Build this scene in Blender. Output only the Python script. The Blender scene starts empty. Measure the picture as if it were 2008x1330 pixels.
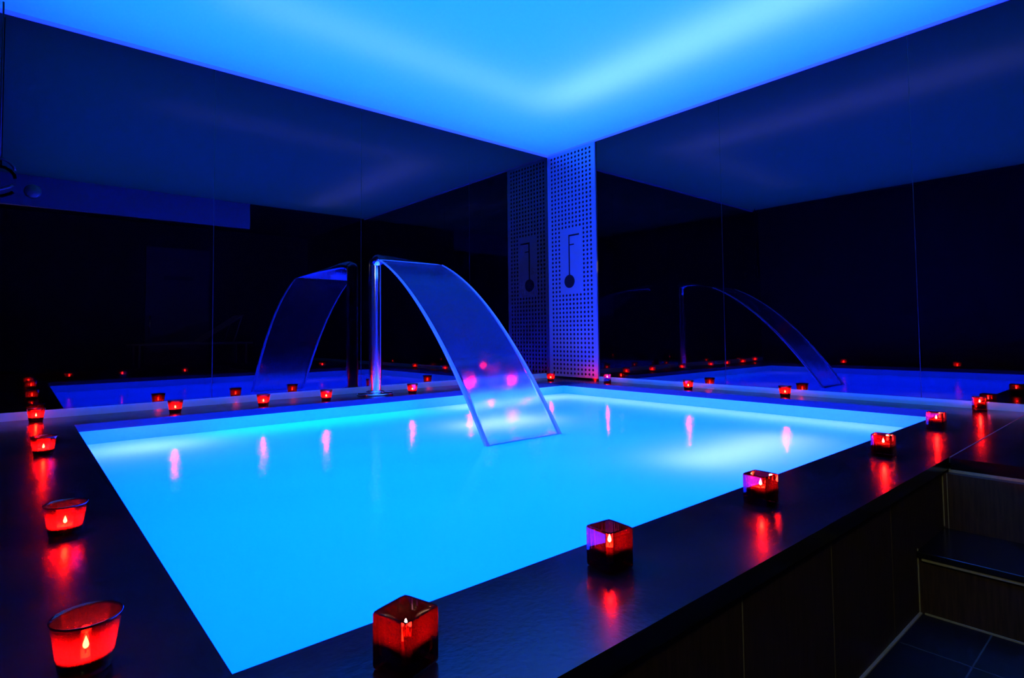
import bpy, bmesh, math, random
from mathutils import Vector, Matrix
S = bpy.context.scene
C = S.collection
PI = math.pi
random.seed(4)

# ------------------------------------------------------------------ camera
F_PX, YAW, PITCH, ROLL = 1123.952, math.radians(49.593), math.radians(2.438), math.radians(-0.593)
CAMX, CAMY, CAMZ = -4.198, -4.246, 0.46
fw = Vector((math.cos(PITCH)*math.cos(YAW), math.cos(PITCH)*math.sin(YAW), math.sin(PITCH)))
rt = Vector((math.sin(YAW), -math.cos(YAW), 0))
up = rt.cross(fw)
r2 = rt*math.cos(ROLL) + up*math.sin(ROLL)
u2 = -rt*math.sin(ROLL) + up*math.cos(ROLL)
cd = bpy.data.cameras.new('camera')
cam = bpy.data.objects.new('camera', cd); C.objects.link(cam)
cam.matrix_world = Matrix(((r2.x, u2.x, -fw.x, CAMX), (r2.y, u2.y, -fw.y, CAMY), (r2.z, u2.z, -fw.z, CAMZ), (0, 0, 0, 1)))
cd.sensor_width = 36; cd.lens = F_PX/2008*36
cd.shift_x = 9.156/2008; cd.shift_y = -59.184/2008
cd.clip_start = 0.02
S.camera = cam

# ------------------------------------------------------------------ world, exposure
w = bpy.data.worlds.new('world'); S.world = w; w.use_nodes = True
w.node_tree.nodes['Background'].inputs[0].default_value = (0.0, 0.0, 0.0, 1)
vs = S.view_settings
vs.view_transform = 'Standard'; vs.look = 'None'; vs.gamma = 1; vs.exposure = 0; vs.use_curve_mapping = False
S.cycles.max_bounces = 10; S.cycles.transparent_max_bounces = 16
S.cycles.sample_clamp_indirect = 80
S.cycles.caustics_reflective = False; S.cycles.caustics_refractive = False

# main dimensions (metres; z = 0 is the top of the pool deck)
ZC = 2.318                       # luminous ceiling
PX1, PX2, PY1, PY2 = -3.968, -0.269, -0.439, -3.39   # pool opening
YD = -3.688                      # outer face of the pool surround
ZF = -0.435                      # floor
ZW = -0.112                      # water
XW, YB = -4.62, -6.6             # west wall, back wall
SLAB = 0.04

# ------------------------------------------------------------------ large lights
def area(name, loc, sx, sy, watts, col, down=True, rot=None):
    l = bpy.data.lights.new(name, 'AREA'); l.shape = 'RECTANGLE'; l.size = sx; l.size_y = sy
    l.energy = watts; l.color = col
    o = bpy.data.objects.new(name, l); C.objects.link(o); o.location = loc
    if rot is not None: o.rotation_euler = rot
    elif not down: o.rotation_euler = (PI, 0, 0)
    return o
# light box above the stretched ceiling: one even panel and a ring of LED lines
area('ceiling_light_panel', (-2.15, -2.1, ZC+0.46), 4.4, 4.2, 160, (0.0, 0.285, 1.0))
for (x, y, sx, sy, e) in ((-2.1, -1.0, 2.6, 0.26, 6.0), (-0.95, -2.3, 0.36, 2.9, 19)):
    area('ceiling_led_line', (x, y, ZC+0.25), sx, sy, e, (0.125, 0.22, .65))
# underwater light: floor panels, lamps along the walls, lamps added for pale foam patches
area('pool_floor_light', ((PX1+PX2)/2, (PY1+PY2)/2, -1.15), 3.5, 2.8, 1250, (0.0, 0.0155, 1.0), down=False)
for (x, y, z, sx, sy, e, c) in ((-3.68, -0.74, -0.36, .40, .18, 1.6, (.38, .50, 1)),
                             (-2.6, -0.55, -0.32, 1.5, .08, 2.3, (.0, .70, 1)),
                             (-1.05, -0.60, -0.30, 1.2, .08, 3.3, (.40, .50, 1)),
                             (-0.40, -1.9, -0.30, .08, 2.6, 4.2, (.40, .50, 1)),
                             (-1.50, -2.85, -0.32, 1.0, .20, 2.9, (.42, .46, 1)),  # added lamp, whitens the water in the right-hand patch
                             (-1.80, -1.40, -0.30, .6, .25, 2.6, (.42, .46, 1))):  # added lamp, stands in for foam where the sheet lands
    area('pool_patch_light', (x, y, z), sx, sy, e, c, down=False)

# ------------------------------------------------------------------ materials
def mat(name, base=(.5,.5,.5), rough=.5, metal=0, ior=1.5, bump=0, bscale=40, stretch=(1,1,1), var=0, rvar=0, aniso=0, coat=0):
    m = bpy.data.materials.new(name); m.use_nodes = True
    nt = m.node_tree; b = nt.nodes['Principled BSDF']
    b.inputs['Base Color'].default_value = (*base, 1); b.inputs['Roughness'].default_value = rough
    b.inputs['Metallic'].default_value = metal; b.inputs['IOR'].default_value = ior
    b.inputs['Anisotropic'].default_value = aniso; b.inputs['Coat Weight'].default_value = coat
    tc = nt.nodes.new('ShaderNodeTexCoord'); mp = nt.nodes.new('ShaderNodeMapping')
    mp.inputs['Scale'].default_value = stretch
    nt.links.new(tc.outputs['Object'], mp.inputs[0])
    nz = nt.nodes.new('ShaderNodeTexNoise'); nz.inputs['Scale'].default_value = bscale; nz.inputs['Detail'].default_value = 4
    nt.links.new(mp.outputs[0], nz.inputs['Vector'])
    if bump:
        bp = nt.nodes.new('ShaderNodeBump'); bp.inputs['Strength'].default_value = bump; bp.inputs['Distance'].default_value = .004
        nt.links.new(nz.outputs['Fac'], bp.inputs['Height']); nt.links.new(bp.outputs[0], b.inputs['Normal'])
    cr = nt.nodes.new('ShaderNodeMapRange'); cr.inputs['To Min'].default_value = 1-max(var, .02); cr.inputs['To Max'].default_value = 1+max(var, .02)
    nt.links.new(nz.outputs['Fac'], cr.inputs['Value'])
    mx = nt.nodes.new('ShaderNodeVectorMath'); mx.operation = 'SCALE'; mx.inputs[0].default_value = base
    nt.links.new(cr.outputs[0], mx.inputs['Scale']); nt.links.new(mx.outputs[0], b.inputs['Base Color'])
    if rvar:
        n2 = nt.nodes.new('ShaderNodeTexNoise'); n2.inputs['Scale'].default_value = 3.5; n2.inputs['Detail'].default_value = 6
        nt.links.new(tc.outputs['Object'], n2.inputs['Vector'])
        r = nt.nodes.new('ShaderNodeMapRange'); r.inputs['From Min'].default_value = .3; r.inputs['From Max'].default_value = .7
        r.inputs['To Min'].default_value = rough-rvar; r.inputs['To Max'].default_value = rough+rvar
        nt.links.new(n2.outputs['Fac'], r.inputs['Value']); nt.links.new(r.outputs[0], b.inputs['Roughness'])
    return m

def shader_mat(name, build):
    m = bpy.data.materials.new(name); m.use_nodes = True; nt = m.node_tree
    for n in list(nt.nodes): nt.nodes.remove(n)
    out = nt.nodes.new('ShaderNodeOutputMaterial')
    nt.links.new(build(nt), out.inputs['Surface']); return m
def nd(nt, t, **k):
    n = nt.nodes.new('ShaderNode'+t)
    for a, v in k.items(): n.inputs[a.replace('_', ' ')].default_value = v
    return n
def mixs(nt, f, a, b):
    m = nt.nodes.new('ShaderNodeMixShader')
    if isinstance(f, (int, float)): m.inputs[0].default_value = f
    else: nt.links.new(f, m.inputs[0])
    nt.links.new(a, m.inputs[1]); nt.links.new(b, m.inputs[2]); return m.outputs[0]

BLACKGLASS = mat('black_glass', (.0002, .0002, .0003), .012, ior=1.54, var=.1)
BLACKGLASS.node_tree.nodes['Principled BSDF'].inputs['Specular Tint'].default_value = (.9, .62, 1, 1)   # bluish mirror coating
SLATE = mat('wet_slate', (.006, .007, .012), .21, ior=1.5, bump=.06, bscale=90, stretch=(1, 1, 1), var=.5, rvar=.05)
SLATE2 = mat('slate_floor', (.0035, .0035, .006), .55, bump=.2, bscale=30, var=.4)
BROWN = mat('brown_wood_look_tile', (.060, .032, .014), .6, bump=.25, bscale=14, stretch=(9, 9, .7), var=.9)
GROUT = mat('grout', (.50, .47, .26), .8, bump=.3, bscale=120, var=.25)
GROUTD = mat('dark_grout', (.08, .10, .12), .8, bump=.3, bscale=120, var=.3)
LIGHTTILE = mat('glossy_light_tile', (.11, .96, .98), .12, bump=.03, bscale=20, var=.05)
PROFILE = mat('white_profile', (.6, .62, .7), .4, var=.04)
POOLTILE = mat('pool_liner', (.20, .95, .97), .45, bump=.04, bscale=60, var=.05)
BLACKPAINT = mat('black_paint', (.004, .004, .005), .7, bump=.1, bscale=50, var=.2)
FASCIA = mat('white_plaster', (.55, .55, .58), .8, bump=.08, bscale=60, var=.04)
CHROME = mat('chrome', (.80, .86, .90), .13, metal=1, var=.02)
STEEL = mat('brushed_steel', (.36, .52, .58), .34, metal=.75, bump=.12, bscale=3, stretch=(1, 260, 1.2), var=.08)
_nt = STEEL.node_tree; _b = _nt.nodes['Principled BSDF']   # clear lacquer with fine vertical brushing
_tc = _nt.nodes.new('ShaderNodeTexCoord'); _mp = _nt.nodes.new('ShaderNodeMapping'); _mp.inputs['Scale'].default_value = (1, 260, 1.2)
_nz = _nt.nodes.new('ShaderNodeTexNoise'); _nz.inputs['Scale'].default_value = 3; _nz.inputs['Detail'].default_value = 2
_bp = _nt.nodes.new('ShaderNodeBump'); _bp.inputs['Strength'].default_value = 1; _bp.inputs['Distance'].default_value = .004
_nt.links.new(_tc.outputs['Object'], _mp.inputs[0]); _nt.links.new(_mp.outputs[0], _nz.inputs['Vector'])
_nt.links.new(_nz.outputs['Fac'], _bp.inputs['Height']); _nt.links.new(_bp.outputs[0], _b.inputs['Coat Normal'])
_b.inputs['Coat Weight'].default_value = .35; _b.inputs['Coat Roughness'].default_value = .06; _b.inputs['Coat IOR'].default_value = 2.0
DARKMETAL = mat('dark_metal', (.006, .006, .008), .5, metal=.3, var=.1)
ENGRAVE = mat('black_enamel', (.004, .003, .004), .5, var=.1)
SEAMM = mat('glass_edge', (.004, .006, .010), .3, var=.1)
DOORM = mat('grey_door_paint', (.10, .10, .12), .5, var=.05)
WEAVE = mat('white_sling_fabric', (.30, .30, .34), .8, bump=.3, bscale=200, var=.1)
ALU = mat('tealight_aluminium', (.10, .09, .09), .35, metal=1, var=.05)
WICK = mat('charred_wick', (.02, .015, .01), .9, var=.2)

def _ceil(nt):
    t = nd(nt, 'BsdfTranslucent', Color=(.86, .86, .86, 1)); d = nd(nt, 'BsdfDiffuse', Color=(.8, .8, .85, 1))
    g = nd(nt, 'BsdfGlossy', Roughness=.25)
    n = nd(nt, 'TexNoise', Scale=2.0); r = nt.nodes.new('ShaderNodeMapRange')
    r.inputs['To Min'].default_value = .18; r.inputs['To Max'].default_value = .22
    nt.links.new(n.outputs['Fac'], r.inputs['Value'])
    return mixs(nt, .02, mixs(nt, r.outputs[0], t.outputs[0], d.outputs[0]), g.outputs[0])
MEMBRANE = shader_mat('stretch_ceiling_membrane', _ceil)

def _water(nt):
    geo = nd(nt, 'NewGeometry')
    # ripples on the surface
    n = nd(nt, 'TexNoise', Scale=55.0, Detail=2.5); nt.links.new(geo.outputs['Position'], n.inputs['Vector'])
    bp = nd(nt, 'Bump', Strength=.5, Distance=.0024); nt.links.new(n.outputs['Fac'], bp.inputs['Height'])
    body = nd(nt, 'BsdfTranslucent', Color=(.80, .93, .97, 1))
    top = nd(nt, 'BsdfDiffuse', Color=(.10, .25, .35, 1))
    b = mixs(nt, .10, body.outputs[0], top.outputs[0])
    fr = nd(nt, 'Fresnel', IOR=1.33)
    g = nd(nt, 'BsdfGlossy', Roughness=.03)
    nt.links.new(bp.outputs[0], g.inputs['Normal'])
    return mixs(nt, fr.outputs[0], b, g.outputs[0])
WATER = shader_mat('milky_pool_water', _water)

def _sheet(nt):
    tr = nd(nt, 'BsdfTransparent', Color=(.93, .96, 1, 1))
    rf = nd(nt, 'BsdfRefraction', Color=(.97, .98, 1, 1), Roughness=.25, IOR=1.12)
    df = nd(nt, 'BsdfDiffuse', Color=(.45, .85, .98, 1)); tl = nd(nt, 'BsdfTranslucent', Color=(.45, .85, .98, 1))
    gl = nd(nt, 'BsdfGlossy', Roughness=.15)
    sc = mixs(nt, .5, df.outputs[0], tl.outputs[0])
    n = nd(nt, 'TexNoise', Scale=6.0, Detail=2.0)
    r = nt.nodes.new('ShaderNodeMapRange'); r.inputs['To Min'].default_value = .02; r.inputs['To Max'].default_value = .032
    nt.links.new(n.outputs['Fac'], r.inputs['Value'])
    a = mixs(nt, .90, tr.outputs[0], rf.outputs[0])
    a = mixs(nt, r.outputs[0], a, sc)
    fr = nd(nt, 'Fresnel', IOR=1.10)
    return mixs(nt, fr.outputs[0], a, gl.outputs[0])
SHEET = shader_mat('falling_water', _sheet)
def _rim(nt):
    tr = nd(nt, 'BsdfTransparent', Color=(.93, .96, 1, 1))
    df = nd(nt, 'BsdfDiffuse', Color=(.85, .92, 1, 1)); tl = nd(nt, 'BsdfTranslucent', Color=(.85, .92, 1, 1)); gl = nd(nt, 'BsdfGlossy', Roughness=.12)
    n = nd(nt, 'TexNoise', Scale=8.0)
    r = nt.nodes.new('ShaderNodeMapRange'); r.inputs['To Min'].default_value = .62; r.inputs['To Max'].default_value = .74
    nt.links.new(n.outputs['Fac'], r.inputs['Value'])
    return mixs(nt, .12, mixs(nt, r.outputs[0], tr.outputs[0], mixs(nt, .5, df.outputs[0], tl.outputs[0])), gl.outputs[0])
RIM = shader_mat('aerated_water_rim', _rim)

def _glass(tint, dif, amount):
    def f(nt):
        tr = nd(nt, 'BsdfTransparent', Color=(*tint, 1))
        tl = nd(nt, 'BsdfTranslucent', Color=(*dif, 1)); df = nd(nt, 'BsdfDiffuse', Color=(*dif, 1))
        n = nd(nt, 'TexNoise', Scale=30.0)
        r = nt.nodes.new('ShaderNodeMapRange'); r.inputs['To Min'].default_value = amount*.85; r.inputs['To Max'].default_value = amount*1.15
        nt.links.new(n.outputs['Fac'], r.inputs['Value'])
        fr = nd(nt, 'Fresnel', IOR=1.5); g = nd(nt, 'BsdfGlossy', Roughness=.03)
        return mixs(nt, fr.outputs[0], mixs(nt, r.outputs[0], tr.outputs[0], mixs(nt, .03, tl.outputs[0], df.outputs[0])), g.outputs[0])
    return f
REDGLASS = shader_mat('red_frosted_glass', _glass((.90, .07, .04), (.97, .03, .09), .21))
REDCUBE = shader_mat('dark_red_thick_glass', _glass((.80, .06, .05), (.90, .03, .08), .016))
def _wax(nt):
    d = nd(nt, 'BsdfDiffuse', Color=(.95, .62, .30, 1)); t = nd(nt, 'BsdfTranslucent', Color=(.9, .45, .2, 1))
    n = nd(nt, 'TexNoise', Scale=60.0); r = nt.nodes.new('ShaderNodeMapRange'); r.inputs['To Min'].default_value = .3; r.inputs['To Max'].default_value = .4
    nt.links.new(n.outputs['Fac'], r.inputs['Value'])
    return mixs(nt, r.outputs[0], d.outputs[0], t.outputs[0])
WAX = shader_mat('candle_wax', _wax)
def _flame(nt):
    e = nd(nt, 'Emission', Color=(1, .86, .62, 1), Strength=1400.0); return e.outputs[0]
FLAME = shader_mat('candle_flame', _flame)
def _lamp(nt):
    e = nd(nt, 'Emission', Color=(.80, 1, .35, 1), Strength=1.2); return e.outputs[0]
LAMPM = shader_mat('lamp_diffuser', _lamp)

# ------------------------------------------------------------------ mesh helpers
def box(bm, a, b, mi=0):
    x0, x1 = sorted((a[0], b[0])); y0, y1 = sorted((a[1], b[1])); z0, z1 = sorted((a[2], b[2]))
    v = [bm.verts.new(p) for p in ((x0,y0,z0),(x1,y0,z0),(x1,y1,z0),(x0,y1,z0),(x0,y0,z1),(x1,y0,z1),(x1,y1,z1),(x0,y1,z1))]
    for f in ((3,2,1,0),(4,5,6,7),(0,1,5,4),(1,2,6,5),(2,3,7,6),(3,0,4,7)):
        fc = bm.faces.new([v[i] for i in f]); fc.material_index = mi
def lathe(bm, prof, n=32, mi=0, c=(0,0,0), cap=False):
    rings = []
    for r, z in prof:
        rings.append([bm.verts.new((c[0]+r*math.cos(2*PI*i/n), c[1]+r*math.sin(2*PI*i/n), c[2]+z)) for i in range(n)])
    for a, b in zip(rings, rings[1:]):
        for i in range(n):
            f = bm.faces.new((a[i], a[(i+1) % n], b[(i+1) % n], b[i])); f.smooth = True; f.material_index = mi
    if cap:
        for rg, fl in ((rings[0], True), (rings[-1], False)):
            f = bm.faces.new(rg[::-1] if fl else rg); f.material_index = mi
def tube(bm, pts, r, n=10, mi=0, sx=1.0):
    pts = [Vector(p) for p in pts]; rings = []
    for i, p in enumerate(pts):
        t = (pts[min(i+1, len(pts)-1)]-pts[max(i-1, 0)]).normalized()
        a = t.cross(Vector((0, 0, 1)));
        if a.length < 1e-3: a = t.cross(Vector((1, 0, 0)))
        a.normalize(); b = t.cross(a)
        rr = r[i] if isinstance(r, (list, tuple)) else r
        rings.append([bm.verts.new(p+a*rr*math.cos(2*PI*k/n)+b*rr*math.sin(2*PI*k/n)) for k in range(n)])
    for A, B in zip(rings, rings[1:]):
        for k in range(n):
            f = bm.faces.new((A[k], A[(k+1) % n], B[(k+1) % n], B[k])); f.smooth = True; f.material_index = mi
    f = bm.faces.new(rings[0][::-1]); f.material_index = mi; f = bm.faces.new(rings[-1]); f.material_index = mi
def obj(name, bm, m, parent=None, bevel=0, recalc=True):
    if recalc: bmesh.ops.recalc_face_normals(bm, faces=bm.faces)
    me = bpy.data.meshes.new(name); bm.to_mesh(me); bm.free()
    for k in (m if isinstance(m, (list, tuple)) else [m]): me.materials.append(k)
    o = bpy.data.objects.new(name, me); C.objects.link(o)
    if parent: o.parent = parent
    if bevel:
        b = o.modifiers.new('bevel', 'BEVEL'); b.width = bevel; b.segments = 2; b.limit_method = 'ANGLE'
    return o
def tag(o, label=None, cat=None, group=None, kind=None):
    if label: o['label'] = label
    if cat: o['category'] = cat
    if group: o['group'] = group
    if kind: o['kind'] = kind
    return o
def struct(name, bm, m, label=None, cat=None, parent=None, bevel=0):
    o = obj(name, bm, m, parent, bevel)
    if not parent:
        o['kind'] = 'structure'; tag(o, label, cat)
    return o
def thing(name, label, cat, loc=(0,0,0), rz=0, group=None):
    o = bpy.data.objects.new(name, None); C.objects.link(o); o.location = loc; o.rotation_euler = (0, 0, rz)
    o.empty_display_size = .05
    return tag(o, label, cat, group)
def boxes(lst):
    bm = bmesh.new()
    for q in lst: box(bm, *q)
    return bm

# ------------------------------------------------------------------ setting
# left wall: glass panels with open joints, glass edges catch the light
def panels(name, cuts, axis, label):
    bm = bmesh.new()
    for a, b in zip(cuts, cuts[1:]):
        a2, b2 = a+.002, b-.002
        if axis == 'x': box(bm, (a2, 0, -.0), (b2, .012, ZC+.0))
        else: box(bm, (0, a2, -.0), (.012, b2, ZC+.0))
    for c in cuts[1:-1]:
        if axis == 'x': box(bm, (c-.002, .0015, 0), (c+.002, .012, ZC), 1)
        else: box(bm, (.0015, c-.002, 0), (.012, c+.002, ZC), 1)
    if axis == 'x': box(bm, (cuts[0], .012, ZF-.8), (0.10, .10, ZC+.6), 2)
    else: box(bm, (.012, cuts[0], ZF-.8), (.10, 0.012, ZC+.6), 2)
    return struct(name, bm, [BLACKGLASS, SEAMM, BLACKPAINT], label, 'wall')
panels('wall_left', [XW, -4.30, -3.203, -2.12, -1.036, 0.0], 'x', 'black mirror glass wall behind the chrome water spout')
panels('wall_right', [YB, -4.48, -3.202, -1.932, 0.0], 'y', 'black mirror glass wall right of the perforated steel panel')
struct('wall_west', boxes([((XW-.1, YB, ZF-.1), (XW, 0.1, ZC+.6))]), BLACKPAINT, 'black painted wall at the left side', 'wall')
struct('wall_back', boxes([((XW-.1, YB-.1, ZF-.1), (.10, YB, ZC+.6))]), BLACKPAINT, 'black painted wall seen only in the mirrors', 'wall')
CX0, CY0 = -4.42, -4.2
bm = bmesh.new(); box(bm, (CX0, CY0, ZC), (-.0, -.0, ZC+.006))
struct('ceiling', bm, MEMBRANE, 'glowing blue stretched ceiling over the pool', 'ceiling')
# shell above and around the light box
bm = boxes([((XW, YB, ZC+.5), (0, 0, ZC+.55)), ((XW, CY0-.03, ZC-.0), (0, CY0, ZC+.5)), ((XW, CY0, ZC), (CX0, 0, ZC+.5)), ((XW, YB, ZC), (0, CY0-.03, ZC+.05))])
struct('trim_1', bm, BLACKPAINT, 'black soffit around the glowing ceiling', 'trim')
struct('trim_2', boxes([((XW, CY0, 1.965), (-1.755, CY0-.04, ZC))]), FASCIA, 'pale bulkhead board hanging at the ceiling edge, mirrored in the left wall', 'trim')
struct('trim_3', boxes([((CX0, -.012, ZC-.022), (0, 0, ZC))]), PROFILE, 'thin pale profile between left wall and glowing ceiling', 'trim')
struct('trim_4', boxes([((-.012, -4.2, ZC-.018), (0, -.012, ZC))]), PROFILE, 'thin pale profile between right wall and glowing ceiling', 'trim')
struct('baseboard_left', boxes([((XW, -.012, 0), (0, 0, .047))]), LIGHTTILE, 'glossy pale skirting along the left mirror wall', 'baseboard')
struct('baseboard_right', boxes([((-.012, YB, 0), (0, -.655, .042))]), LIGHTTILE, 'glossy pale skirting along the right mirror wall', 'baseboard')
# deck slab (coping) round the pool and the platform to the right
bm = bmesh.new()
box(bm, (XW, PY1, -SLAB), (0, 0, 0)); box(bm, (XW, YD, -SLAB), (PX1, PY1, 0)); box(bm, (PX2, YD, -SLAB), (0, PY1, 0))
box(bm, (PX1, YD, -SLAB), (PX2, PY2, 0))
struct('floor_deck', bm, SLATE, 'wet black slate deck around the pool', 'deck')
bm = bmesh.new()
box(bm, (-1.665, -5.5, -SLAB), (0, YD-.006, 0)); box(bm, (XW, YB, ZF-.05), (0, -5.5, 0))
for y in (-4.30, -4.9): box(bm, (-1.66, y-.002, -.001), (0, y+.002, .0006), 1)
box(bm, (-1.655, YD-.005, -.02), (0, YD-.001, .0006), 1)
struct('floor_platform', bm, [SLATE, GROUTD], 'dark slate platform at the top of the steps', 'deck')
# surround wall: wood look tiles with vertical grout
bm = bmesh.new()
box(bm, (XW, YD+.06, ZF), (-1.6, PY2+.0+.0-.13+.0, -SLAB), 2)
js = [XW, -4.43, -3.995, -3.560, -3.124, -2.690, -2.255, -1.70]
for a, b in zip(js, js[1:]): box(bm, (a+.003, YD+.012, ZF), (b-.003, YD+.06, -.052))
for j in js[1:-1]: box(bm, (j-.003, YD+.0135, ZF), (j+.003, YD+.05, -.052), 1)
box(bm, (-1.702, YD+.009, -.235), (-1.699, YD+.014, -.04), 1)
box(bm, (-2.0205, YD+.009, ZF), (-2.016, YD+.014, -.235), 1)
box(bm, (XW, YD+.004, ZF), (-2.02, YD+.014, ZF+.004), 1)
struct('wall_front', bm, [BROWN, GROUT, BLACKPAINT], 'dark brown wood look tiled face of the pool surround', 'wall')
# floor
bm = bmesh.new(); box(bm, (XW, -5.5, ZF-.05), (0, YD+.06, ZF))
for x in (-4.0, -3.565, -3.13, -2.695, -2.262): box(bm, (x-.002, YD, ZF-.001), (x+.002, -5.5, ZF+.0006), 1)
for y in (-3.853, -4.45, -5.05): box(bm, (XW, y-.002, ZF-.001), (-2.018, y+.002, ZF+.0006), 1)
struct('floor', bm, [SLATE2, GROUTD], 'dark slate tiled floor below the steps', 'floor')
# pool basin
bm = bmesh.new(); t = .12; zb = -1.25
box(bm, (PX1-t, PY1, zb), (PX2+t, PY1+t, -SLAB)); box(bm, (PX1-t, PY2-t, zb), (PX2+t, PY2, -SLAB))
box(bm, (PX1-t, PY2, zb), (PX1, PY1, -SLAB)); box(bm, (PX2, PY2, zb), (PX2+t, PY1, -SLAB))
box(bm, (PX1-t, PY2-t, zb-.1), (PX2+t, PY1+t, zb))
struct('pool_basin', bm, POOLTILE, 'light blue lined basin of the glowing pool', 'pool')
# water surface with a gentle real swell
bm = bmesh.new(); nx, ny = 74, 59
g = [[bm.verts.new((PX1+(PX2-PX1)*i/nx, PY2+(PY1-PY2)*j/ny,
      ZW+.0009*math.sin(i*.41+j*.2)*math.cos(j*.33-i*.11))) for j in range(ny+1)] for i in range(nx+1)]
for i in range(nx):
    for j in range(ny):
        f = bm.faces.new((g[i][j], g[i+1][j], g[i+1][j+1], g[i][j+1])); f.smooth = True
o = obj('pool_water', bm, WATER, recalc=False); tag(o, 'glowing azure water filling the square pool', 'water')

# ------------------------------------------------------------------ steps
st = thing('stair', 'two dark tiled steps rising to the platform right of the pool', 'stairs', (-2.016, -4.4, ZF))
def stp(name, lst, m, **k):
    bm = bmesh.new()
    for a, b, *mi in lst:
        box(bm, (a[0]+2.016, a[1]+4.4, a[2]-ZF), (b[0]+2.016, b[1]+4.4, b[2]-ZF), *(mi or [0]))
    return obj(name, bm, m, st, **k)
YS = -5.498
stp('riser', [((-2.016, YS, ZF), (-1.96, YD+.0115, -.262)), ((-2.020, YS, ZF), (-2.014, YD-.002, ZF+.005), 1), ((-2.0165, YS, ZF+.001), (-2.0155, -4.30, ZF+.002), 1)], [BROWN, GROUT])
stp('tread', [((-2.030, YS, -.259), (-1.70, YD+.0115, -.240))], SLATE, bevel=.003)
stp('edge_trim', [((-2.026, YS, -.268), (-1.98, YD-.001, -.2595)), ((-2.026, YD-.035, -.268), (-2.0, YD-.033, -.245))], GROUT)
stp('riser', [((-1.700, YS, -.262), (-1.60, YD+.0115, -.050)), ((-1.702, YD-.003, -.240), (-1.699, YD-.001, -.05), 1)], [BROWN, GROUT])
stp('edge_trim', [((-1.668, YS, -.052), (-1.60, YD-.001, -.041))], GROUT)

# ------------------------------------------------------------------ perforated steel panel
pn = thing('steel_panel', 'tall perforated brushed steel panel with thermometer mark in the room corner', 'panel', (-.012, -.325, 0.02))
W_, Z0, Z1 = .649, .02, 2.300
cols, rows, dy, dz = 12, 52, .0475, .0432
y0 = -.0625; zz0 = .055
bm = bmesh.new()
def V(y, z, cache={}):
    k = (round(y, 5), round(z, 5))
    if k not in cache: cache[k] = bm.verts.new((0, y+.325, z-.02))
    return cache[k]
def quad(ya, yb, za, zb_): bm.faces.new([bm.verts.new((0, a+.325, b-.02)) for a, b in ((ya, za), (yb, za), (yb, zb_), (ya, zb_))])
N = 16
for i in range(cols):
    yc = y0-i*dy
    for j in range(rows):
        zc = zz0+j*dz
        if 3 <= i <= 8 and .85 < zc < 1.49:
            quad(yc-dy/2, yc+dy/2, zc-dz/2, zc+dz/2); continue
        inn, outp = [], []
        for k in range(N):
            a = 2*PI*(k+.0)/N; c, s = math.cos(a), math.sin(a); m_ = max(abs(c), abs(s))
            inn.append(bm.verts.new((0, yc+0.0132*c+.325, zc+0.0132*s-.02)))
            outp.append(bm.verts.new((0, yc+dy/2*c/m_+.325, zc+dz/2*s/m_-.02)))
        for k in range(N):
            bm.faces.new((inn[k], outp[k], outp[(k+1) % N], inn[(k+1) % N]))
ya, yb = y0+dy/2, y0-(cols-1)*dy-dy/2
za, zb_ = zz0-dz/2, zz0+(rows-1)*dz+dz/2
quad(-W_, -.0, Z0, za); quad(-W_, 0, zb_, Z1); quad(ya, 0, za, zb_); quad(-W_, yb, za, zb_)
bmesh.ops.remove_doubles(bm, verts=bm.verts, dist=.0002)
o = obj('perforated_sheet', bm, STEEL, pn)
sm = o.modifiers.new('thick', 'SOLIDIFY'); sm.thickness = .002; sm.offset = 0
obj('edge_fold', boxes([((-.0015, -W_+.325, 0), (.010, -W_+.325+.003, Z1-Z0))]), STEEL, pn)
obj('backing', boxes([((.0085, -W_+.33, 0), (.0105, .32, Z1-Z0))]), BLACKPAINT, pn)
bm = bmesh.new()
yv = -.297+.325; zo = -.02
box(bm, (-.004, yv-.0065, 1.02+zo), (-.0012, yv+.0065, 1.440+zo))
box(bm, (-.004, yv-.135, 1.424+zo), (-.0012, yv+.0065, 1.440+zo))
box(bm, (-.0035, yv-.065, 1.333+zo), (-.0012, yv, 1.345+zo))
vs_ = [[bm.verts.new((x, yv+.068*math.cos(2*PI*k/32), .972+zo+.066*math.sin(2*PI*k/32))) for k in range(32)] for x in (-.006, -.0012)]
bm.faces.new(vs_[0]); bm.faces.new(vs_[1][::-1])
for k in range(32): bm.faces.new((vs_[0][k], vs_[0][(k+1) % 32], vs_[1][(k+1) % 32], vs_[1][k]))
tag(obj('thermometer_mark', bm, ENGRAVE, pn), 'black thermometer mark')

# ------------------------------------------------------------------ water spout
SX, SY = -2.10, -.20
sp = thing('water_spout', 'polished chrome swan neck spout post on the deck by the left mirror wall', 'water spout', (SX, SY, 0))
bm = bmesh.new(); lathe(bm, [(.0, 0), (.138, 0), (.138, .008), (.130, .014), (.0, .016)], 48); obj('base_flange', bm, CHROME, sp)
bm = bmesh.new(); lathe(bm, [(.070, .016), (.070, .024), (.050, .030)], 40); obj('collar', bm, CHROME, sp)
bm = bmesh.new(); lathe(bm, [(.047, .02), (.047, 1.0), (.046, 1.02)], 40); obj('post', bm, CHROME, sp)
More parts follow.
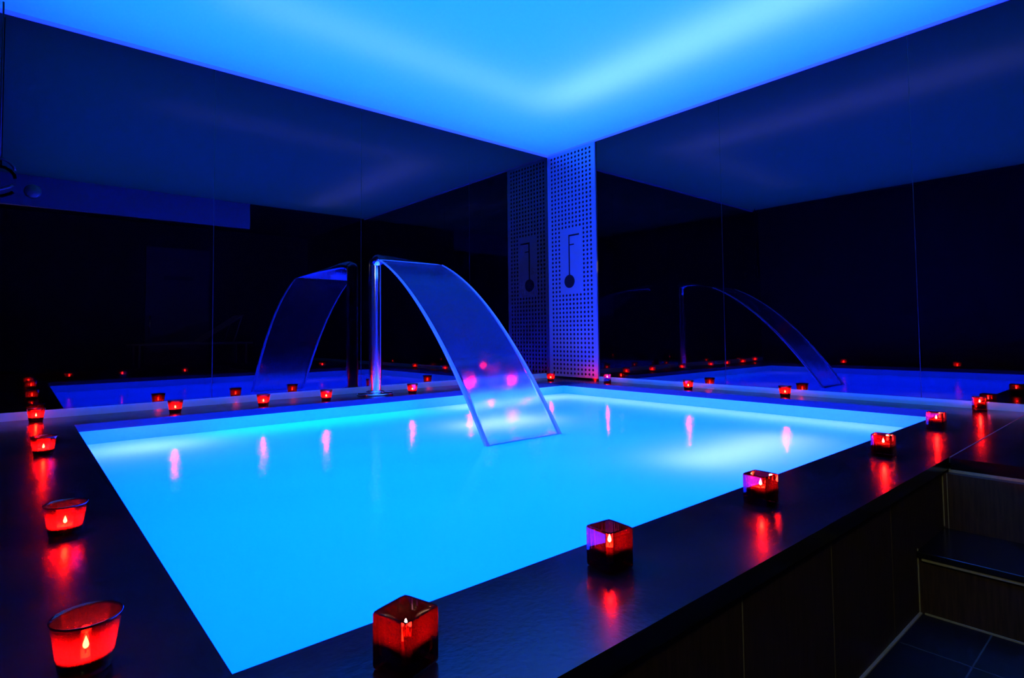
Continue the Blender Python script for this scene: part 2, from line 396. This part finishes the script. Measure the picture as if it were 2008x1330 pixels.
# flared head: loft from the post top to the wide lip
def head():
    bm = bmesh.new(); rings = []
    secs = [(0.0, 1.015, .047, .047), (-.05, 1.035, .050, .040), (-.13, 1.040, .060, .026), (-.25, 1.022, .10, .014), (-.40, .995, .175, .008), (-.53, .968, .235, .005), (-.57, .959, .250, .004)]
    for k, (yy, zz, hw, ht) in enumerate(secs):
        ring = []
        for i in range(32):
            a = 2*PI*i/32; c, s = math.cos(a), math.sin(a)
            e = 1.0 if k < 2 else .45
            cx = math.copysign(abs(c)**e, c); cz = math.copysign(abs(s)**e, s)
            ring.append(bm.verts.new((cx*hw-.012*(-yy/.57), yy, zz+cz*ht)))
        rings.append(ring)
    for a, b in zip(rings, rings[1:]):
        for i in range(32):
            f = bm.faces.new((a[i], a[(i+1) % 32], b[(i+1) % 32], b[i])); f.smooth = True
    bm.faces.new(rings[0]); bm.faces.new(rings[-1][::-1])
    return bm
obj('flared_head', head(), CHROME, sp)
bm = bmesh.new(); bmesh.ops.create_uvsphere(bm, u_segments=32, v_segments=16, radius=.0475, matrix=Matrix.Translation((0, 0, 1.012)))
for f in bm.faces: f.smooth = True
obj('post_cap', bm, CHROME, sp)
# water sheet: slope and speed measured from the arc and its two reflections
def zfall(s): return .958-(.458*s*.8+.0885*s*s*4.9/4.9*1.0) if False else .958-(.40*s+.455*s*s)
wf = thing('waterfall', 'wide translucent arc of water falling from the chrome spout into the pool', 'waterfall', (SX, -.775, ZW))
L = []
s = 0
while True:
    z = zfall(s)
    L.append((-s, z-ZW))
    if z < ZW+.004: break
    s += .03
n = len(L)
def hw_at(k): return .250+.012*math.sin(min(1, k/n*2)*PI/2)
bm = bmesh.new(); M_ = 18; G2 = {}
for k, (yy, zz) in enumerate(L):
    k2 = min(k+1, n-1); k1 = max(k-1, 0)
    tx = Vector((0, L[k2][0]-L[k1][0], L[k2][1]-L[k1][1])).normalized(); nn = Vector((0, -tx.z, tx.y))
    for i in range(M_+1):
        u = i/M_*2-1
        rip = .0005*math.sin(u*9+k*.05)
        for sgn in (0, 1):
            p = Vector((u*hw_at(k)-.012, yy, zz))+nn*((.0025 if sgn else -.0025)+rip*(1 if sgn else -1)*min(1, k/8))
            G2[k, i, sgn] = bm.verts.new(p)
for k in range(n-1):
    for i in range(M_):
        for sgn in (0, 1):
            q = [G2[k, i, sgn], G2[k+1, i, sgn], G2[k+1, i+1, sgn], G2[k, i+1, sgn]]
            f = bm.faces.new(q if sgn else q[::-1]); f.smooth = True
    for i in (0, M_): bm.faces.new((G2[k, i, 0], G2[k+1, i, 0], G2[k+1, i, 1], G2[k, i, 1]))
for k in (0, n-1):
    for i in range(M_): bm.faces.new((G2[k, i, 0], G2[k, i+1, 0], G2[k, i+1, 1], G2[k, i, 1]))
obj('water_sheet', bm, SHEET, wf)
for sg in (-1, 1):
    bm = bmesh.new()
    tube(bm, [(sg*hw_at(k)-.012, yy, zz) for k, (yy, zz) in enumerate(L)], [.0055+.0085*k/n for k in range(n)], 10)
    obj('water_rim', bm, RIM, wf)

# ------------------------------------------------------------------ candles
def tealight(label, r=.024, h=.030):
    t = thing('tealight', label, 'candle')
    bm = bmesh.new(); lathe(bm, [(0, 0), (r, 0), (r, h), (r-.0008, h), (r-.0008, h-.004)], 28); obj('metal_cup', bm, ALU, t)
    bm = bmesh.new(); lathe(bm, [(0, .002), (r-.001, .002), (r-.001, h-.003), (r*.6, h-.005), (0, h-.0055)], 28); obj('wax', bm, WAX, t)
    bm = bmesh.new(); lathe(bm, [(.0010, h-.006), (.0010, h+.001), (.0004, h+.003)], 8, cap=True); obj('wick', bm, WICK, t)
    bm = bmesh.new(); lathe(bm, [(.0002, h+.001), (.0028, h+.003), (.0038, h+.006), (.0030, h+.010), (.0014, h+.0145), (.0002, h+.018)], 12, cap=True)
    obj('flame', bm, FLAME, t)
    l = bpy.data.lights.new('flame_light', 'POINT'); l.energy = .55; l.color = (1, .30, .14); l.shadow_soft_size = .005
    lo = bpy.data.objects.new('flame_light', l); C.objects.link(lo); lo.parent = t; lo.location = (0, 0, h+.019)
    return t
def cone_cup():
    t = thing('candle_glass', '', 'candle holder')
    bm = bmesh.new()
    lathe(bm, [(0, 0), (.0290, 0), (.0308, .003), (.0328, .014), (.0412, .0700), (.0432, .0735), (.0422, .0745), (.0398, .0700), (.0306, .014), (.0285, .0090), (0, .0078)], 48)
    obj('glass_cup', bm, REDGLASS, t); return t
def cube_cup(s=.033, h=.078):
    t = thing('square_candle_glass', '', 'candle holder')
    bm = bmesh.new(); rings = []
    def sq(a, z, e=7):
        e *= 1.8
        out = []
        for i in range(32):
            th = 2*PI*i/32; c, s_ = math.cos(th), math.sin(th); k = (abs(c)**e+abs(s_)**e)**(-1/e)
            out.append(bm.verts.new((a*c*k, a*s_*k, z)))
        return out
    for a, z, e in ((.001, 0, 7), (s-.004, 0, 9), (s-.001, .002, 9), (s, .006, 9), (s, h-.003, 9), (s-.0012, h, 9), (s-.0038, h, 9), (s-.005, h-.003, 8), (s-.0055, .020, 6), (s-.008, .0155, 5), (.001, .0150, 7)):
        rings.append(sq(a, z, e))
    for a, b in zip(rings, rings[1:]):
        for i in range(32): bm.faces.new((a[i], a[(i+1) % 32], b[(i+1) % 32], b[i]))
    bm.faces.new(rings[0][::-1]); bm.faces.new(rings[-1])
    obj('glass_cup', bm, REDCUBE, t); return t
def copy_tree(o, parent=None):
    c = o.copy(); C.objects.link(c)
    if parent: c.parent = parent
    for ch in list(o.children):
        d = ch.copy(); C.objects.link(d); d.parent = c
    return c
CAND = [  # x, y, kind, rotation, label of the glass
 (-4.119, -3.241, 'c', 0.2, 'flared red candle glass at the bottom left corner, nearest and largest of the left row'),
 (-4.108, -2.541, 'c', 1.0, 'flared red candle glass on the left deck, second nearest the camera'),
 (-4.117, -1.331, 'c', 2.0, 'flared red candle glass on the left deck, third from the camera'),
 (-4.119, -0.130, 'c', 3.0, 'flared red candle glass farthest along the left deck, by the mirror wall'),
 (-3.470, -0.280, 'c', .3, 'flared red candle glass on the back deck, first from the left'),
 (-2.968, -0.320, 'c', .8, 'flared red candle glass on the back deck, second from the left'),
 (-2.545, -0.330, 'c', 1.4, 'flared red candle glass on the back deck, just left of the chrome spout'),
 (-1.860, -0.350, 'c', 2.2, 'flared red candle glass on the back deck, just right of the chrome spout'),
 (-1.290, -0.330, 'c', 2.7, 'flared red candle glass on the back deck behind the left edge of the falling water'),
 (-0.820, -0.330, 'c', .6, 'flared red candle glass behind the falling water, nearer the steel panel than its neighbour'),
 (-0.320, -0.320, 'c', 3.1, 'flared red candle glass at the foot of the perforated steel panel'),
 (-0.100, -0.830, 'q', .75, 'low square red candle glass just right of the steel panel'),
 (-0.160, -1.700, 'c', .5, 'flared red candle glass on the right deck, next after the low square one'),
 (-0.140, -2.445, 'c', 1.9, 'flared red candle glass on the right deck, midway along the wall'),
 (-0.110, -3.500, 'q', .1, 'square red candle glass at the far right corner of the deck'),
 (-3.780, -3.530, 'q', .28, 'square dark red candle glass at the bottom centre, largest of the front row'),
 (-3.305, -3.500, 'q', -.09, 'square dark red candle glass on the front deck, second from the camera'),
 (-2.680, -3.500, 'q', -.04, 'square dark red candle glass on the front deck, middle of the five'),
 (-1.790, -3.525, 'q', .05, 'square dark red candle glass on the front deck, fourth from the camera'),
 (-0.985, -3.500, 'q', .0, 'square dark red candle glass on the front deck, fifth from the camera'),
]
pc, pq = cone_cup(), cube_cup()
tc_, tq = tealight('', .0270, .0185), tealight('', .0245, .030)
used = {'c': False, 'q': False}; usedt = {'c': False, 'q': False}
TL = ['in the nearest flared glass at the bottom left corner', 'in the second flared glass of the left deck', 'in the third flared glass of the left deck',
 'in the farthest flared glass of the left deck by the wall', 'in the leftmost flared glass of the back deck', 'in the second flared glass from the left on the back deck',
 'in the flared glass just left of the chrome spout', 'in the flared glass just right of the chrome spout', 'in the flared glass behind the left edge of the waterfall',
 'in the flared glass hidden behind the falling water', 'in the flared glass at the foot of the steel panel', 'in the low square glass just right of the steel panel',
 'in the flared glass farther along the right deck', 'in the flared glass midway along the right deck', 'in the square glass at the far right deck corner',
 'in the largest square glass at the bottom centre', 'in the second square glass of the front deck', 'in the middle square glass of the front deck',
 'in the fourth square glass of the front deck', 'in the fifth square glass of the front deck, beside the platform']
for ci, (x, y, k, rz, lab) in enumerate(CAND):
    src = pc if k == 'c' else pq
    o = src if not used[k] else copy_tree(src)
    used[k] = True
    o.location = (x, y, 0); o.rotation_euler = (0, 0, rz); o['label'] = lab; o['group'] = 'red candle glasses around the pool'
    srt = tc_ if k == 'c' else tq
    t_ = srt if not usedt[k] else copy_tree(srt)
    usedt[k] = True
    t_.location = (x, y, .0085 if k == 'c' else .0158); t_.rotation_euler = (0, 0, rz)
    t_['label'] = 'lit tealight '+TL[ci]; t_['group'] = 'lit tealights in the red glasses'

# ------------------------------------------------------------------ hook and disc at the left edge
hk = thing('shower_pipe', 'thin dark upright pipe with curled hook at the left edge by the mirror wall', 'pipe', (-4.30, -.10, 0))
bm = bmesh.new(); tube(bm, [(0, 0, ZC), (.003, 0, 1.44)], .0045, 10); obj('riser_pipe', bm, DARKMETAL, hk)
bm = bmesh.new()
tube(bm, [(-.02, 0, 1.445), (.02, 0, 1.442), (.045, 0, 1.428), (.062, 0, 1.405), (.066, 0, 1.385)], .0085, 10); obj('hook', bm, DARKMETAL, hk)
bm = bmesh.new()
tube(bm, [(-.04, 0, 1.268), (.01, 0, 1.275), (.045, 0, 1.292), (.058, 0, 1.305)], .009, 10)
tube(bm, [(-.03, 0, 1.448), (-.035, 0, 1.36), (-.04, 0, 1.268)], .007, 10); obj('hook', bm, DARKMETAL, hk)
bm = bmesh.new()
vs1 = [[bm.verts.new((x_, 0, 0)) for x_ in ()] for _ in ()]
rings = []
for r_, y_ in ((.0005, 0), (.034, 0), (.040, .006), (.040, .014), (.0005, .016)):
    rings.append([bm.verts.new((r_*math.cos(2*PI*i/32), y_, r_*math.sin(2*PI*i/32))) for i in range(32)])
for a, b in zip(rings, rings[1:]):
    for i in range(32): f = bm.faces.new((a[i], a[(i+1) % 32], b[(i+1) % 32], b[i])); f.smooth = True
o = obj('wall_disc', bm, DARKMETAL); o.location = (-4.155, -.016, 1.303)
tag(o, 'round dark disc fixed on the left mirror wall near the hook', 'disc')

# ------------------------------------------------------------------ behind the camera, seen in the mirrors
bm = bmesh.new(); box(bm, (-2.66, YB+.001, 0), (-1.73, YB+.05, 1.93))
dr = struct('door_1', bm, DOORM, 'grey door in the back wall, mirrored in the left wall', 'door')
bm = bmesh.new(); tube(bm, [(-2.60, YB+.10, .50), (-2.60, YB+.10, .80)], .012); tube(bm, [(-2.60, YB+.05, .55), (-2.60, YB+.10, .55)], .008); tube(bm, [(-2.60, YB+.05, .75), (-2.60, YB+.10, .75)], .008)
obj('door_handle', bm, CHROME, dr)
obj('door_sign', boxes([((-2.40, YB+.051, 1.40), (-1.98, YB+.060, 1.46))]), ENGRAVE, dr)
ln = thing('sun_lounger', 'pale sling lounger with raised back, mirrored faintly in the left wall', 'lounger', (-2.38, -6.1, 0), 0)
def lg(name, a, b, m, r=.016):
    bm = bmesh.new(); tube(bm, [a, b], r); return obj(name, bm, m, ln)
bm = bmesh.new()
v = [bm.verts.new(p) for p in ((-.5, -.28, .34), (.38, -.28, .36), (.38, .28, .36), (-.5, .28, .34), (-.5, -.28, .355), (.38, -.28, .375), (.38, .28, .375), (-.5, .28, .355))]
for f in ((3,2,1,0),(4,5,6,7),(0,1,5,4),(1,2,6,5),(2,3,7,6),(3,0,4,7)): bm.faces.new([v[i] for i in f])
obj('seat', bm, WEAVE, ln)
bm = bmesh.new()
v = [bm.verts.new(p) for p in ((.39, -.28, .37), (1.02, -.28, .80), (1.02, .28, .80), (.39, .28, .37), (.38, -.28, .385), (1.01, -.28, .815), (1.01, .28, .815), (.38, .28, .385))]
for f in ((3,2,1,0),(4,5,6,7),(0,1,5,4),(1,2,6,5),(2,3,7,6),(3,0,4,7)): bm.faces.new([v[i] for i in f])
obj('backrest', bm, WEAVE, ln)
for sy in (-.29, .29):
    lg('side_rail', (-.55, sy, .34), (1.15, sy, .345), WEAVE)
    lg('leg', (-.45, sy, 0), (-.45, sy, .34), WEAVE); lg('leg', (1.05, sy, 0), (1.05, sy, .345), WEAVE)
    lg('back_support', (.85, sy, .35), (.98, sy, .78), WEAVE, .010)
# small greenish yellow lamp on the west wall behind the camera
lp = thing('wall_lamp', 'small greenish wall lamp behind the camera lighting the steps', 'lamp', (XW, -4.62, 1.76))
obj('lamp_body', boxes([((0, -.16, -.06), (.04, .16, .06))]), DARKMETAL, lp)
obj('diffuser', boxes([((.041, -.15, -.05), (.046, .15, .05))]), LAMPM, lp)
l = area('wall_lamp_light', (XW+.06, -4.62, 1.76), .10, .30, 8, (.90, .88, .34), rot=(0, -PI/2, 0))
